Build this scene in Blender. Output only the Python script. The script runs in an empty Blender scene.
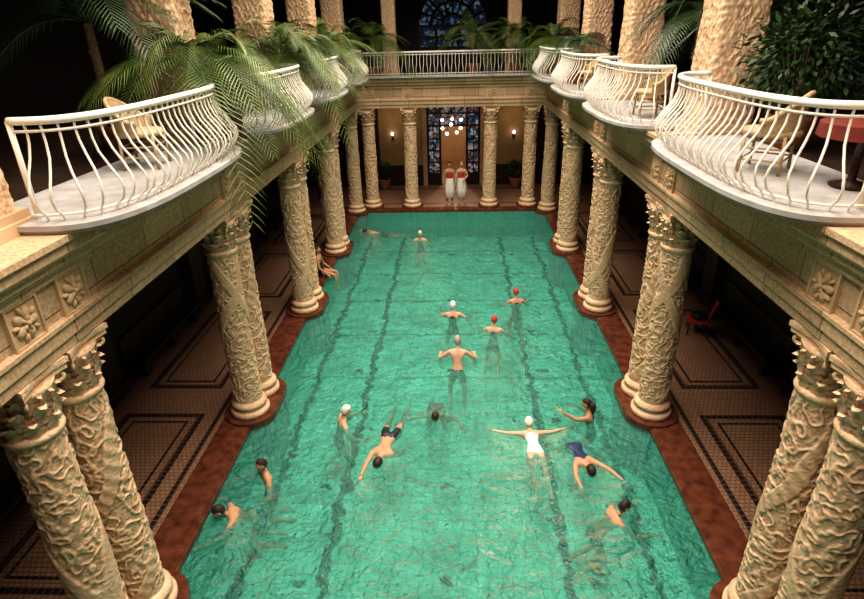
import bpy, bmesh, math, random
from mathutils import Vector, Matrix, noise
random.seed(7)
C = bpy.context
sc = C.scene
pi = math.pi

# ------------------------------------------------------------------ mesh builder
class MB:
    def __init__(s):
        s.v=[]; s.f=[]; s.m=[]; s.sm=[]
    def add(s, vs, fs, mat=0, smooth=False):
        o=len(s.v)
        s.v.extend([tuple(v) for v in vs])
        for f in fs:
            s.f.append([i+o for i in f]); s.m.append(mat); s.sm.append(smooth)
    def box(s, x0,x1,y0,y1,z0,z1, mat=0):
        if x0>x1: x0,x1=x1,x0
        if y0>y1: y0,y1=y1,y0
        vs=[(x0,y0,z0),(x1,y0,z0),(x1,y1,z0),(x0,y1,z0),(x0,y0,z1),(x1,y0,z1),(x1,y1,z1),(x0,y1,z1)]
        fs=[(0,3,2,1),(4,5,6,7),(0,1,5,4),(1,2,6,5),(2,3,7,6),(3,0,4,7)]
        s.add(vs,fs,mat)
    def tube(s, pts, rad, n=8, mat=0, caps=True):
        pts=[Vector(p) for p in pts]
        if not isinstance(rad,(list,tuple)): rad=[rad]*len(pts)
        vs=[]; fs=[]
        ref=None
        for i,p in enumerate(pts):
            a=pts[max(0,i-1)]; b=pts[min(len(pts)-1,i+1)]
            t=(b-a).normalized()
            if ref is None:
                ref=Vector((0,0,1)) if abs(t.z)<.9 else Vector((1,0,0))
            u=(ref-t*ref.dot(t))
            if u.length<1e-4: u=t.orthogonal()
            u.normalize(); w=t.cross(u); ref=u
            for k in range(n):
                an=2*pi*k/n
                vs.append(p+(u*math.cos(an)+w*math.sin(an))*rad[i])
        for i in range(len(pts)-1):
            for k in range(n):
                k2=(k+1)%n
                fs.append((i*n+k,i*n+k2,(i+1)*n+k2,(i+1)*n+k))
        if caps:
            fs.append(tuple(range(n-1,-1,-1))); fs.append(tuple((len(pts)-1)*n+k for k in range(n)))
        s.add(vs,fs,mat,True)
    def lathe(s, prof, n=32, mat=0, c=(0,0,0), rf=None, smooth=True, caps=True):
        vs=[]; fs=[]
        for (r,z) in prof:
            for k in range(n):
                a=2*pi*k/n
                rr=r if rf is None else rf(r,z,a)
                vs.append((c[0]+rr*math.cos(a), c[1]+rr*math.sin(a), c[2]+z))
        for i in range(len(prof)-1):
            for k in range(n):
                k2=(k+1)%n
                fs.append((i*n+k,i*n+k2,(i+1)*n+k2,(i+1)*n+k))
        if caps:
            fs.append(tuple(range(n-1,-1,-1))); fs.append(tuple((len(prof)-1)*n+k for k in range(n)))
        s.add(vs,fs,mat,smooth)
    def ell(s, c, r, mat=0, n=12, m=8, M=None):
        vs=[]; fs=[]
        c=Vector(c)
        for i in range(m+1):
            ph=pi*i/m-pi/2
            for k in range(n):
                a=2*pi*k/n
                p=Vector((r[0]*math.cos(ph)*math.cos(a), r[1]*math.cos(ph)*math.sin(a), r[2]*math.sin(ph)))
                if M is not None: p=M@p
                vs.append(c+p)
        for i in range(m):
            for k in range(n):
                k2=(k+1)%n
                fs.append((i*n+k,i*n+k2,(i+1)*n+k2,(i+1)*n+k))
        s.add(vs,fs,mat,True)
    def prism(s, poly, z0, z1, mat=0, matside=None, smooth=False):
        n=len(poly)
        vs=[(p[0],p[1],z0) for p in poly]+[(p[0],p[1],z1) for p in poly]
        s.add(vs,[tuple(range(n-1,-1,-1)),tuple(range(n,2*n))],mat)
        s.add(vs,[(i,(i+1)%n,n+(i+1)%n,n+i) for i in range(n)],mat if matside is None else matside,smooth)
    def extr_y(s, prof, y0, y1, mat=0):
        n=len(prof)
        vs=[(p[0],y0,p[1]) for p in prof]+[(p[0],y1,p[1]) for p in prof]
        fs=[(i,(i+1)%n,n+(i+1)%n,n+i) for i in range(n)]+[tuple(range(n-1,-1,-1)),tuple(range(n,2*n))]
        s.add(vs,fs,mat)
    def extr_x(s, prof, x0, x1, mat=0):
        n=len(prof)
        vs=[(x0,p[0],p[1]) for p in prof]+[(x1,p[0],p[1]) for p in prof]
        fs=[(i,(i+1)%n,n+(i+1)%n,n+i) for i in range(n)]+[tuple(range(n-1,-1,-1)),tuple(range(n,2*n))]
        s.add(vs,fs,mat)
    def mesh(s, name, mats, fix=True):
        me=bpy.data.meshes.new(name)
        me.from_pydata(s.v,[],s.f)
        for m in mats: me.materials.append(m)
        me.polygons.foreach_set("material_index",s.m)
        me.polygons.foreach_set("use_smooth",s.sm)
        if fix:
            bm=bmesh.new(); bm.from_mesh(me)
            bmesh.ops.recalc_face_normals(bm,faces=bm.faces)
            bm.to_mesh(me); bm.free()
        me.update()
        return me
    def obj(s, name, mats, loc=(0,0,0), rz=0, fix=True):
        return link(name, s.mesh(name,mats,fix), loc, rz)

def link(name, me, loc=(0,0,0), rz=0, scale=None):
    o=bpy.data.objects.new(name,me)
    C.collection.objects.link(o)
    o.location=loc; o.rotation_euler=(0,0,rz)
    if scale: o.scale=scale
    return o

# ------------------------------------------------------------------ materials
def mk(name):
    m=bpy.data.materials.new(name); m.use_nodes=True
    nt=m.node_tree; b=nt.nodes['Principled BSDF']
    return m,nt,b
def N(nt,t,**kw):
    n=nt.nodes.new(t)
    for k,v in kw.items(): setattr(n,k,v)
    return n
def noisy(name, c1, c2, scale=4, rough=.7, bump=.2, bscale=30, metal=0, detail=6, spec=.4, dist=.02, voro=0, vdist=.03, recess_shade=0):
    m,nt,b=mk(name); L=nt.links
    tc=N(nt,'ShaderNodeTexCoord')
    n1=N(nt,'ShaderNodeTexNoise'); n1.inputs['Scale'].default_value=scale; n1.inputs['Detail'].default_value=detail
    L.new(tc.outputs['Object'],n1.inputs['Vector'])
    cr=N(nt,'ShaderNodeValToRGB'); cr.color_ramp.elements[0].position=.3; cr.color_ramp.elements[1].position=.7
    cr.color_ramp.elements[0].color=(*c1,1); cr.color_ramp.elements[1].color=(*c2,1)
    L.new(n1.outputs['Fac'],cr.inputs['Fac'])
    col=cr.outputs['Color']
    if recess_shade>0:   # brown shade of the carved recesses, painted into the base colour
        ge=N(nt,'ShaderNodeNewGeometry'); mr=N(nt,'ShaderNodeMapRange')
        mr.inputs['From Min'].default_value=.44; mr.inputs['From Max'].default_value=.53; mr.inputs['To Min'].default_value=recess_shade; mr.inputs['To Max'].default_value=0
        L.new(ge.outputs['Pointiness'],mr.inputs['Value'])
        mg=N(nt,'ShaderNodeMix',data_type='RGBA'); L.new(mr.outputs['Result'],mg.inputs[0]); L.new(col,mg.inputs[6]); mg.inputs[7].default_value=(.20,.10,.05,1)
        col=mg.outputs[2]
    L.new(col,b.inputs['Base Color'])
    b.inputs['Roughness'].default_value=rough; b.inputs['Metallic'].default_value=metal
    b.inputs['Specular IOR Level'].default_value=spec
    if bump>0:
        n2=N(nt,'ShaderNodeTexNoise'); n2.inputs['Scale'].default_value=bscale; n2.inputs['Detail'].default_value=4
        L.new(tc.outputs['Object'],n2.inputs['Vector'])
        bp=N(nt,'ShaderNodeBump'); bp.inputs['Strength'].default_value=bump; bp.inputs['Distance'].default_value=dist
        L.new(n2.outputs['Fac'],bp.inputs['Height']); 
        last=bp
        if voro>0:
            vo=N(nt,'ShaderNodeTexVoronoi'); vo.feature='SMOOTH_F1'; vo.inputs['Scale'].default_value=voro
            wv=N(nt,'ShaderNodeVectorMath',operation='MULTIPLY_ADD'); wv.inputs[1].default_value=(.12,.12,.12)
            L.new(n1.outputs['Color'],wv.inputs[0]); L.new(tc.outputs['Object'],wv.inputs[2]); L.new(wv.outputs[0],vo.inputs['Vector'])
            b2=N(nt,'ShaderNodeBump',invert=True); b2.inputs['Strength'].default_value=1; b2.inputs['Distance'].default_value=vdist
            L.new(vo.outputs['Distance'],b2.inputs['Height']); L.new(bp.outputs['Normal'],b2.inputs['Normal']); last=b2
        L.new(last.outputs['Normal'],b.inputs['Normal'])
    return m
def flat(name,c,rough=.6,emit=None,es=0,metal=0):
    m,nt,b=mk(name)
    b.inputs['Base Color'].default_value=(*c,1); b.inputs['Roughness'].default_value=rough; b.inputs['Metallic'].default_value=metal
    if emit:
        b.inputs['Emission Color'].default_value=(*emit,1); b.inputs['Emission Strength'].default_value=es
    return m

M_carved=noisy('carved_majolica_stone',(.72,.47,.29),(.90,.68,.46),scale=5,rough=.5,bump=.35,bscale=45,dist=.02,voro=22,vdist=.012,recess_shade=.75)
M_stone=noisy('sandstone',(.50,.34,.20),(.70,.51,.32),scale=3,rough=.75,bump=.35,bscale=60)
def blocks(name, axis='YZ', bw=1.1, bh=.42, c1=(.46,.305,.185), c2=(.62,.44,.28)):
    m,nt,b=mk(name); L=nt.links
    tc=N(nt,'ShaderNodeTexCoord'); sp=N(nt,'ShaderNodeSeparateXYZ'); cb=N(nt,'ShaderNodeCombineXYZ')
    L.new(tc.outputs['Object'],sp.inputs[0])
    L.new(sp.outputs[axis[0]],cb.inputs[0]); L.new(sp.outputs[axis[1]],cb.inputs[1])
    br=N(nt,'ShaderNodeTexBrick'); br.inputs['Scale'].default_value=1; br.inputs['Brick Width'].default_value=bw; br.inputs['Row Height'].default_value=bh
    br.inputs['Mortar Size'].default_value=.008; br.inputs['Color1'].default_value=(*c1,1); br.inputs['Color2'].default_value=(*c2,1)
    br.inputs['Mortar'].default_value=(c1[0]*.35,c1[1]*.3,c1[2]*.25,1)
    L.new(cb.outputs[0],br.inputs['Vector'])
    n1=N(nt,'ShaderNodeTexNoise'); n1.inputs['Scale'].default_value=28; n1.inputs['Detail'].default_value=6
    L.new(tc.outputs['Object'],n1.inputs['Vector'])
    mx=N(nt,'ShaderNodeMix',data_type='RGBA',blend_type='OVERLAY'); mx.inputs[0].default_value=.7
    L.new(br.outputs['Color'],mx.inputs[6]); L.new(n1.outputs['Fac'],mx.inputs[7]); L.new(mx.outputs[2],b.inputs['Base Color'])
    bp=N(nt,'ShaderNodeBump'); bp.inputs['Strength'].default_value=.4; bp.inputs['Distance'].default_value=.02
    L.new(n1.outputs['Fac'],bp.inputs['Height']); L.new(bp.outputs['Normal'],b.inputs['Normal'])
    b.inputs['Roughness'].default_value=.8
    return m
M_entab=blocks('sandstone_blocks_side','YZ')
M_entabx=blocks('sandstone_blocks_end','XZ')
M_redmarble=noisy('red_marble',(.07,.022,.012),(.18,.06,.033),scale=6,rough=.22,bump=.05,bscale=20)
M_rail=noisy('white_painted_iron',(.82,.78,.70),(.9,.87,.80),scale=8,rough=.35,bump=0)
M_slab=noisy('pale_stone_slab',(.36,.35,.35),(.52,.51,.51),scale=5,rough=.5,bump=.1)
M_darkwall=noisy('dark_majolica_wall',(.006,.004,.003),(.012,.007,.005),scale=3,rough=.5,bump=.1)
M_cream=noisy('cream_plaster',(.38,.27,.15),(.46,.34,.2),scale=2,rough=.8,bump=.1)
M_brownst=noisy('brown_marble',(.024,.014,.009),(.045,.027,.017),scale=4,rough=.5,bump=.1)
M_wood=noisy('dark_wood',(.02,.01,.006),(.045,.024,.012),scale=8,rough=.4,bump=.05)
M_terra=noisy('terracotta',(.26,.10,.05),(.36,.16,.08),scale=8,rough=.8,bump=.1)
M_soil=noisy('soil',(.03,.02,.012),(.07,.05,.03),scale=20,rough=.95,bump=.3)
M_trunk=noisy('palm_trunk_fibre',(.10,.06,.03),(.22,.15,.08),scale=15,rough=.9,bump=.6)
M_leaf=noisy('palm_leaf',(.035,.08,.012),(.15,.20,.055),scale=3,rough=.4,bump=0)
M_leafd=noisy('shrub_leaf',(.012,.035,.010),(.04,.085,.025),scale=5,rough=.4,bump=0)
M_wicker=noisy('wicker',(.38,.27,.14),(.55,.42,.25),scale=25,rough=.6,bump=.5,bscale=90)
M_redcloth=noisy('red_cloth',(.12,.018,.014),(.18,.03,.02),scale=10,rough=.8,bump=.1)
M_lamp=flat('lamp_globe',(1,.9,.8),.3,(1,.70,.62),7)
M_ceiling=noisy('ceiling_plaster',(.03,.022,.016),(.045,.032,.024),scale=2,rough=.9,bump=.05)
def stained(name,cols,strength,scale):
    m,nt,b=mk(name); L=nt.links
    tc=N(nt,'ShaderNodeTexCoord'); vo=N(nt,'ShaderNodeTexVoronoi'); vo.inputs['Scale'].default_value=scale
    L.new(tc.outputs['Object'],vo.inputs['Vector'])
    sp=N(nt,'ShaderNodeSeparateXYZ'); L.new(vo.outputs['Color'],sp.inputs[0])
    cr=N(nt,'ShaderNodeValToRGB'); cr.color_ramp.interpolation='CONSTANT'
    el=cr.color_ramp.elements
    while len(el)<len(cols): el.new(.5)
    for i,c in enumerate(cols):
        el[i].position=i/len(cols); el[i].color=(*c,1)
    L.new(sp.outputs[0],cr.inputs['Fac'])
    L.new(cr.outputs['Color'],b.inputs['Emission Color']); b.inputs['Emission Strength'].default_value=strength
    b.inputs['Base Color'].default_value=(.02,.03,.05,1); b.inputs['Roughness'].default_value=.15
    return m
M_glass=stained('stained_window_glass',[(.01,.012,.02),(.012,.02,.04),(.005,.01,.02),(.05,.12,.2),(.01,.015,.03),(.12,.14,.14)],.6,8)
M_glass2=stained('stained_door_glass',[(.01,.01,.02),(.03,.07,.12),(.10,.03,.03),(.01,.01,.02),(.25,.28,.33),(.25,.13,.09)],.7,8)

def tile_mat(name,c1,c2,mort,size,ms,rough=.4,offset=0):
    m,nt,b=mk(name); L=nt.links
    tc=N(nt,'ShaderNodeTexCoord')
    br=N(nt,'ShaderNodeTexBrick'); br.offset=offset; br.inputs['Scale'].default_value=1
    br.inputs['Brick Width'].default_value=size; br.inputs['Row Height'].default_value=size; br.inputs['Mortar Size'].default_value=ms
    br.inputs['Color1'].default_value=(*c1,1); br.inputs['Color2'].default_value=(*c2,1); br.inputs['Mortar'].default_value=(*mort,1)
    L.new(tc.outputs['Object'],br.inputs['Vector']); L.new(br.outputs['Color'],b.inputs['Base Color'])
    b.inputs['Roughness'].default_value=rough
    return m
M_mosaic=tile_mat('deck_mosaic',(.36,.215,.135),(.29,.165,.10),(.12,.06,.04),.085,.008,offset=.5)
M_border=tile_mat('deck_mosaic_border',(.016,.010,.008),(.022,.013,.011),(.15,.09,.06),.11,.010)
M_band=tile_mat('pale_blue_mosaic',(.30,.38,.42),(.42,.45,.44),(.2,.2,.2),.06,.006)

# pool floor
m,nt,b=mk('pool_floor_tiles'); L=nt.links
tc=N(nt,'ShaderNodeTexCoord')
def wobble(scale,amp,prev,detail=2):
    nz=N(nt,'ShaderNodeTexNoise'); nz.inputs['Scale'].default_value=scale; nz.inputs['Detail'].default_value=detail
    L.new(tc.outputs['Object'],nz.inputs['Vector'])
    sub=N(nt,'ShaderNodeVectorMath',operation='SUBTRACT'); sub.inputs[1].default_value=(.5,.5,.5)
    L.new(nz.outputs['Color'],sub.inputs[0])
    scl=N(nt,'ShaderNodeVectorMath',operation='SCALE'); scl.inputs['Scale'].default_value=amp
    L.new(sub.outputs[0],scl.inputs[0])
    ad=N(nt,'ShaderNodeVectorMath',operation='ADD'); L.new(prev,ad.inputs[0]); L.new(scl.outputs[0],ad.inputs[1])
    return ad.outputs[0]
w1=wobble(1.3,.34,tc.outputs['Object']); w2=wobble(4.0,.34,w1,2)  # wavy refraction of the water surface, painted into the line and tile pattern
sp=N(nt,'ShaderNodeSeparateXYZ'); L.new(w2,sp.inputs[0])
def math_(op,a,bv=None,c=None):
    n=N(nt,'ShaderNodeMath',operation=op)
    for i,x in enumerate((a,bv,c)):
        if x is None: continue
        if isinstance(x,(int,float)): n.inputs[i].default_value=x
        else: L.new(x,n.inputs[i])
    return n.outputs[0]
ax=math_('ABSOLUTE',sp.outputs['X'])
def soft(x,c,w):
    d=math_('ABSOLUTE',math_('SUBTRACT',x,c))
    n=N(nt,'ShaderNodeMapRange'); n.inputs['From Min'].default_value=w*.75; n.inputs['From Max'].default_value=w*1.25
    n.inputs['To Min'].default_value=1; n.inputs['To Max'].default_value=0
    L.new(d,n.inputs['Value']); return n.outputs['Result']
l1=soft(ax,2.02,.082)
l2=soft(ax,3.40,.075)
ym=math_('MODULO',math_('SUBTRACT',sp.outputs['Y'],-3.15),2.13)
dr=math_('MULTIPLY',soft(ym,1.06,.085),math_('MAXIMUM',soft(ax,0.0,.11),soft(ax,2.40,.10)))
crs=math_('MULTIPLY',soft(math_('MODULO',math_('ADD',sp.outputs['Y'],.2),2.3),1.15,.05),math_('GREATER_THAN',sp.outputs['Y'],11.5))
lines=math_('MAXIMUM',math_('MAXIMUM',l1,l2),math_('MAXIMUM',dr,math_('MULTIPLY',crs,.55)))
br=N(nt,'ShaderNodeTexBrick'); br.offset=0; br.inputs['Scale'].default_value=1; br.inputs['Brick Width'].default_value=.22; br.inputs['Row Height'].default_value=.22
br.inputs['Mortar Size'].default_value=.008; br.inputs['Color1'].default_value=(.30,.85,.68,1); br.inputs['Color2'].default_value=(.27,.80,.64,1); br.inputs['Mortar'].default_value=(.09,.48,.38,1)
L.new(w2,br.inputs['Vector'])
nm=N(nt,'ShaderNodeTexNoise'); nm.inputs['Scale'].default_value=1.1; nm.inputs['Detail'].default_value=5; nm.inputs['Distortion'].default_value=1  # mottled caustic light, painted into the tile colour as noise
L.new(tc.outputs['Object'],nm.inputs['Vector'])
mo=N(nt,'ShaderNodeMapRange'); mo.inputs['From Min'].default_value=.3; mo.inputs['From Max'].default_value=.7; mo.inputs['To Min'].default_value=.62; mo.inputs['To Max'].default_value=1.12
L.new(nm.outputs['Fac'],mo.inputs['Value'])
sc_=N(nt,'ShaderNodeVectorMath',operation='SCALE'); L.new(br.outputs['Color'],sc_.inputs[0]); L.new(mo.outputs['Result'],sc_.inputs['Scale'])
mx=N(nt,'ShaderNodeMix',data_type='RGBA'); L.new(lines,mx.inputs[0]); L.new(sc_.outputs[0],mx.inputs[6]); mx.inputs[7].default_value=(.002,.014,.014,1)
L.new(mx.outputs[2],b.inputs['Base Color']); b.inputs['Roughness'].default_value=.6
M_pool=m
M_poolwall=tile_mat('pool_wall_tiles',(.12,.45,.37),(.10,.38,.31),(.04,.25,.2),.15,.008)

# water
m=bpy.data.materials.new('pool_water'); m.use_nodes=True; nt=m.node_tree; nt.nodes.clear(); L=nt.links
out=N(nt,'ShaderNodeOutputMaterial')
tr=N(nt,'ShaderNodeBsdfTransparent'); tr.inputs['Color'].default_value=(.70,.94,.91,1)
gl=N(nt,'ShaderNodeBsdfGlossy'); gl.inputs['Roughness'].default_value=.03; gl.inputs['Color'].default_value=(.9,1,.96,1)
df=N(nt,'ShaderNodeBsdfDiffuse')
fr=N(nt,'ShaderNodeFresnel'); fr.inputs['IOR'].default_value=1.33
tc=N(nt,'ShaderNodeTexCoord')
nw=N(nt,'ShaderNodeTexNoise'); nw.inputs['Scale'].default_value=1.9; nw.inputs['Detail'].default_value=4; nw.inputs['Distortion'].default_value=1.6
nw2=N(nt,'ShaderNodeTexNoise'); nw2.inputs['Scale'].default_value=8; nw2.inputs['Detail'].default_value=3; nw2.inputs['Distortion'].default_value=.8
L.new(tc.outputs['Object'],nw.inputs['Vector']); L.new(tc.outputs['Object'],nw2.inputs['Vector'])
mm=N(nt,'ShaderNodeMath',operation='MULTIPLY_ADD'); L.new(nw2.outputs['Fac'],mm.inputs[0]); mm.inputs[1].default_value=.4; L.new(nw.outputs['Fac'],mm.inputs[2])
bp=N(nt,'ShaderNodeBump'); bp.inputs['Strength'].default_value=1; bp.inputs['Distance'].default_value=.40
L.new(mm.outputs[0],bp.inputs['Height'])
L.new(bp.outputs['Normal'],gl.inputs['Normal']); L.new(bp.outputs['Normal'],fr.inputs['Normal'])
df.inputs['Color'].default_value=(.17,.72,.58,1)
L.new(bp.outputs['Normal'],df.inputs['Normal'])
m1=N(nt,'ShaderNodeMixShader'); m1.inputs[0].default_value=.30
L.new(tr.outputs[0],m1.inputs[1]); L.new(df.outputs[0],m1.inputs[2])
m2=N(nt,'ShaderNodeMixShader'); L.new(fr.outputs[0],m2.inputs[0]); L.new(m1.outputs[0],m2.inputs[1]); L.new(gl.outputs[0],m2.inputs[2])
L.new(m2.outputs[0],out.inputs['Surface'])
M_water=m

# ------------------------------------------------------------------ layout constants
PW=3.85; CX=3.95; DZ=.13; PZ=.17; ET=4.20; GF=5.35; GS=5.05
YN=-2.2; YF=23.35
PAIRS=[0.1,4.72,9.70,14.3,18.8]
BAYS=[2.4,7.0,12.0,16.55,21.0]
WX=7.1; WY=27.6

b=MB(); b.box(-PW,PW,YN,YF,-1.2,-1.1); b.obj('pool_floor',[M_pool])
b=MB()
b.box(-PW-.2,-PW,YN,YF,-1.2,0.02); b.box(PW,PW+.2,YN,YF,-1.2,0.02)
b.box(-PW-.2,PW+.2,YF,YF+.2,-1.2,0.02); b.box(-PW-.2,PW+.2,YN-.2,YN,-1.2,0.02)
b.obj('pool_basin_wall',[M_poolwall])
b=MB(); b.add([(-PW,YN,0),(PW,YN,0),(PW,YF,0),(-PW,YF,0)],[(0,1,2,3)]); b.obj('pool_water',[M_water])
b=MB()
for s in (-1,1):
    b.box(s*PW,s*4.42,YN,YF,.02,DZ)
    b.box(s*(PW-.04),s*(PW+.1),YN,YF,.03,DZ-.03)
b.box(-4.42,4.42,YF,YF+.42,.02,DZ); b.box(-4.42,4.42,YN-.5,YN,.02,DZ)
b.obj('pool_coping',[M_redmarble])
b=MB()
for s in (-1,1): b.box(s*4.42,s*WX,YN-2,WY,-.05,DZ)
b.box(-4.42,4.42,YF+.42,WY,-.05,DZ); b.box(-4.42,4.42,YN-2,YN-.5,-.05,DZ)
b.obj('floor',[M_mosaic])
b=MB()
def frame(x0,x1,y0,y1,w,z):
    b.box(x0,x1,y0,y0+w,z,z+.004); b.box(x0,x1,y1-w,y1,z,z+.004)
    b.box(x0,x0+w,y0+w,y1-w,z,z+.004); b.box(x1-w,x1,y0+w,y1-w,z,z+.004)
for s in (-1,1):
    for i,p in enumerate(PAIRS):
        nx=(PAIRS+[23.3])[i+1]
        x0,x1=sorted((s*4.85,s*6.45))
        frame(x0,x1,p+.45,nx-.45,.12,DZ)
        frame(x0+.24,x1-.24,p+.69,nx-.69,.05,DZ)
    x0,x1=sorted((s*4.5,s*4.6)); b.box(x0,x1,-1,23.3,DZ,DZ+.004)
frame(-3.6,3.6,24.3,26.9,.12,DZ)
b.obj('trim_floor_mosaic_border',[M_border])

# ---- column meshes
def column_mesh(var):
    b=MB(); H=ET-PZ
    prof=[(.36,0),(.375,.03),(.375,.09),(.35,.12),(.315,.14),(.305,.17),(.335,.20),(.335,.25),(.305,.28),(.28,.31)]
    b.lathe(prof,48)
    zs0,zs1=.31,H-.66
    n=150; m=290
    def sm(x,a,b_):
        t=max(0,min(1,(x-a)/(b_-a))); return t*t*(3-2*t)
    def ridge(a,z,k,off):
        v=Vector((math.cos(a)*.27*k+off,math.sin(a)*.27*k,z*k))
        return 1-min(1,abs(noise.noise(v))*3.2)
    def rf(r,z,a):
        t=(z-zs0)/(zs1-zs0)
        env=min(1,min(t,1-t)*25)
        if var==0:
            ph=2*a-z*3.4+.35*math.sin(z*5)
            c2=math.cos(ph)
            rib=sm(c2,.62,.82)
            leaf=.024*sm(ridge(a,z,7.5,0),.25,.8)+.008*ridge(a,z,16,5)
            ed=.006*math.cos(30*z+8*a)
            return r+env*(rib*(.034+ed)+leaf*(1-rib)-.018)
        else:
            c1=math.cos(a-z*2.1+.3*math.sin(z*4)); c3=math.cos(a+z*2.1+1.5)
            sw=max(sm(c1,.84,.94),sm(c3,.90,.97))
            k=9; u=a*k/(2*pi); v=z*6.0
            fu=(u+v*.5)%1-.5; fv=(u-v*.5)%1-.5
            loz=max(0,.5-max(abs(fu),abs(fv)))*2
            leaf=.016*sm(ridge(a,z,9,11),.2,.8)+.011*sm(loz,.1,.8)
            return r+env*(leaf*(1-sw)+sw*.034-.014)
    prof=[]
    for i in range(m+1):
        t=i/m; z=zs0+(zs1-zs0)*t
        r=.266-.022*t
        prof.append((r,z))
    b.lathe(prof,n,rf=rf,caps=False)
    z=zs1
    b.lathe([(.25,z-.02),(.275,z),(.285,z+.03),(.275,z+.06),(.24,z+.07)],32)
    b.lathe([(.24,z+.05),(.24,z+.2),(.255,z+.35),(.29,z+.47),(.325,z+.54)],32)
    for tier,(z0,h,nn,rr,outb) in enumerate([(z+.06,.22,8,.245,.075),(z+.18,.26,8,.252,.09),(z+.32,.22,16,.265,.07)]):
        for k in range(nn):
            a=2*pi*(k+(.5 if tier==1 else 0))/nn
            rad=Vector((math.cos(a),math.sin(a),0)); tan=Vector((-math.sin(a),math.cos(a),0))
            vs=[];fs=[]
            w0=.085 if nn==8 else .045
            for j in range(7):
                t=j/6
                rr2=rr+outb*(t**2.2)+.012; zz=z0+h*(t if t<.85 else .85-(t-.85)*.8)
                w=w0*(math.sin(pi*min(1,(.25+t*.7)))**.6)*(1+.18*math.cos(j*pi))
                cpt=rad*rr2+Vector((0,0,zz))
                vs+= [cpt-tan*w-rad*.02, cpt+rad*.018, cpt+tan*w-rad*.02]
            for j in range(6):
                for q in range(2):
                    fs.append((j*3+q,j*3+q+1,j*3+q+4,j*3+q+3))
            b.add(vs,fs,0,True)
    for k in range(4):
        a=pi/4+k*pi/2
        rad=Vector((math.cos(a),math.sin(a),0))
        pts=[];rd=[]
        for j in range(14):
            t=j/13; an=t*2.6*pi
            rs=.065*(1-t*.75)
            pts.append(rad*(.35+rs*math.cos(an+pi/2))+Vector((0,0,z+.48+rs*math.sin(an+pi/2))))
            rd.append(.026*(1-.4*t))
        b.tube(pts,rd,6)
    def ab(w,z0,z1):
        poly=[]
        for k in range(4):
            for j in range(8):
                t=j/8; a0=pi/4+k*pi/2; a1=a0+pi/2
                p0=Vector((math.cos(a0),math.sin(a0)))*w*1.414; p1=Vector((math.cos(a1),math.sin(a1)))*w*1.414
                p=p0.lerp(p1,t); cc=(p0+p1)/2
                p=p-cc.normalized()*.05*math.sin(pi*t)
                poly.append(p)
        b.prism(poly,z0,z1)
    ab(.31,z+.54,z+.60); ab(.33,z+.60,z+.66)
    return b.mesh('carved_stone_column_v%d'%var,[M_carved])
CM=[column_mesh(0),column_mesh(1)]

def stadium(cx,cy,r,hl,n=16):
    pts=[]
    for i in range(n+1):
        a=pi*i/n; pts.append((cx+r*math.cos(a),cy+hl+r*math.sin(a)))
    for i in range(n+1):
        a=pi+pi*i/n; pts.append((cx+r*math.cos(a),cy-hl+r*math.sin(a)))
    return pts
bp_=MB()
k=0
for s in (-1,1):
    for p in PAIRS:
        bp_.prism(stadium(s*CX,p,.48,.35),-1.1,.05,1,smooth=True)
        bp_.prism(stadium(s*CX,p,.51,.35),.05,PZ,0,smooth=True)
        for d,vv in ((-.35,1),(.35,0)):
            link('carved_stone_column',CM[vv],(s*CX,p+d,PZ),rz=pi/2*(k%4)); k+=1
    bp_.prism(stadium(s*CX,23.2,.45,.01),-1.1,.05,1,smooth=True)
    bp_.prism(stadium(s*CX,23.2,.48,.01),.05,PZ,0,smooth=True)
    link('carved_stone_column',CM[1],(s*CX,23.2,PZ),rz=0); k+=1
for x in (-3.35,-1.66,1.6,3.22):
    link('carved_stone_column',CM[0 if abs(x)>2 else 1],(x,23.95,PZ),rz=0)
    bp_.prism(stadium(x,23.95,.46,.01),DZ,PZ,0,smooth=True)
bp_.obj('column_plinth',[M_redmarble,M_band])

# ---- entablature
def eprof(s,fx):
    P=[(0,ET),(0,ET+.13),(-.03,ET+.13),(-.03,ET+.26),(-.06,ET+.28),(-.06,ET+.32),(0,ET+.34),(0,ET+.72),(-.05,ET+.74),(-.05,ET+.80),(-.12,ET+.86),(-.12,ET+.92),(-.20,ET+.98),(-.20,ET+1.07),(-.24,ET+1.09),(-.24,GF),(.95,GF),(.95,ET)]
    return [(s*(fx+p[0]),p[1]) for p in P]
b=MB()
for s in (-1,1): b.extr_y(eprof(s,3.66),-1.2,23.6)
b.obj('trim_entablature_side',[M_entab])
b=MB(); b.extr_x([(p[0],p[1]) for p in eprof(1,23.62)],-3.7,3.7)
b.extr_x([(-p[0]+0,p[1]) for p in eprof(1,1.0)],-3.7,3.7)
b.obj('trim_entablature_end',[M_entabx])

def rosette():
    b=MB()
    b.box(0,.02,-.2,.2,-.2,.2)
    for (a0,a1,b0,b1) in ((-.21,.21,.185,.21),(-.21,.21,-.21,-.185),(-.21,-.185,-.185,.185),(.185,.21,-.185,.185)):
        b.box(0,.04,a0,a1,b0,b1)
    for ring,(nn,rr,ln) in enumerate(((5,.09,.07),(5,.13,.045),(5,.045,.04))):
        for k in range(nn):
            a=2*pi*(k+(.5 if ring==1 else 0))/nn
            M=Matrix.Rotation(a,3,'X')
            b.ell(M@Vector((.03+.01*(ring==2),rr,0)),(.03,ln,.045 if ring==0 else .022),0,8,6,M)
    b.ell((.06,0,0),(.025,.025,.025),0,8,6)
    return b.mesh('carved_rosette_plaque',[M_stone])
RM=rosette()
for s in (-1,1):
    for p in PAIRS[1:]+[23.2]:
        for d in ((-.35,.35) if p<23 else (-.3,)):
            link('carved_rosette_plaque',RM,(s*3.66,p+d,ET+.53),rz=0 if s<0 else pi)
for x in (-3.2,-1.66,1.6,3.1):
    link('carved_rosette_plaque',RM,(x,23.62,ET+.53),rz=-pi/2)

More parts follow.
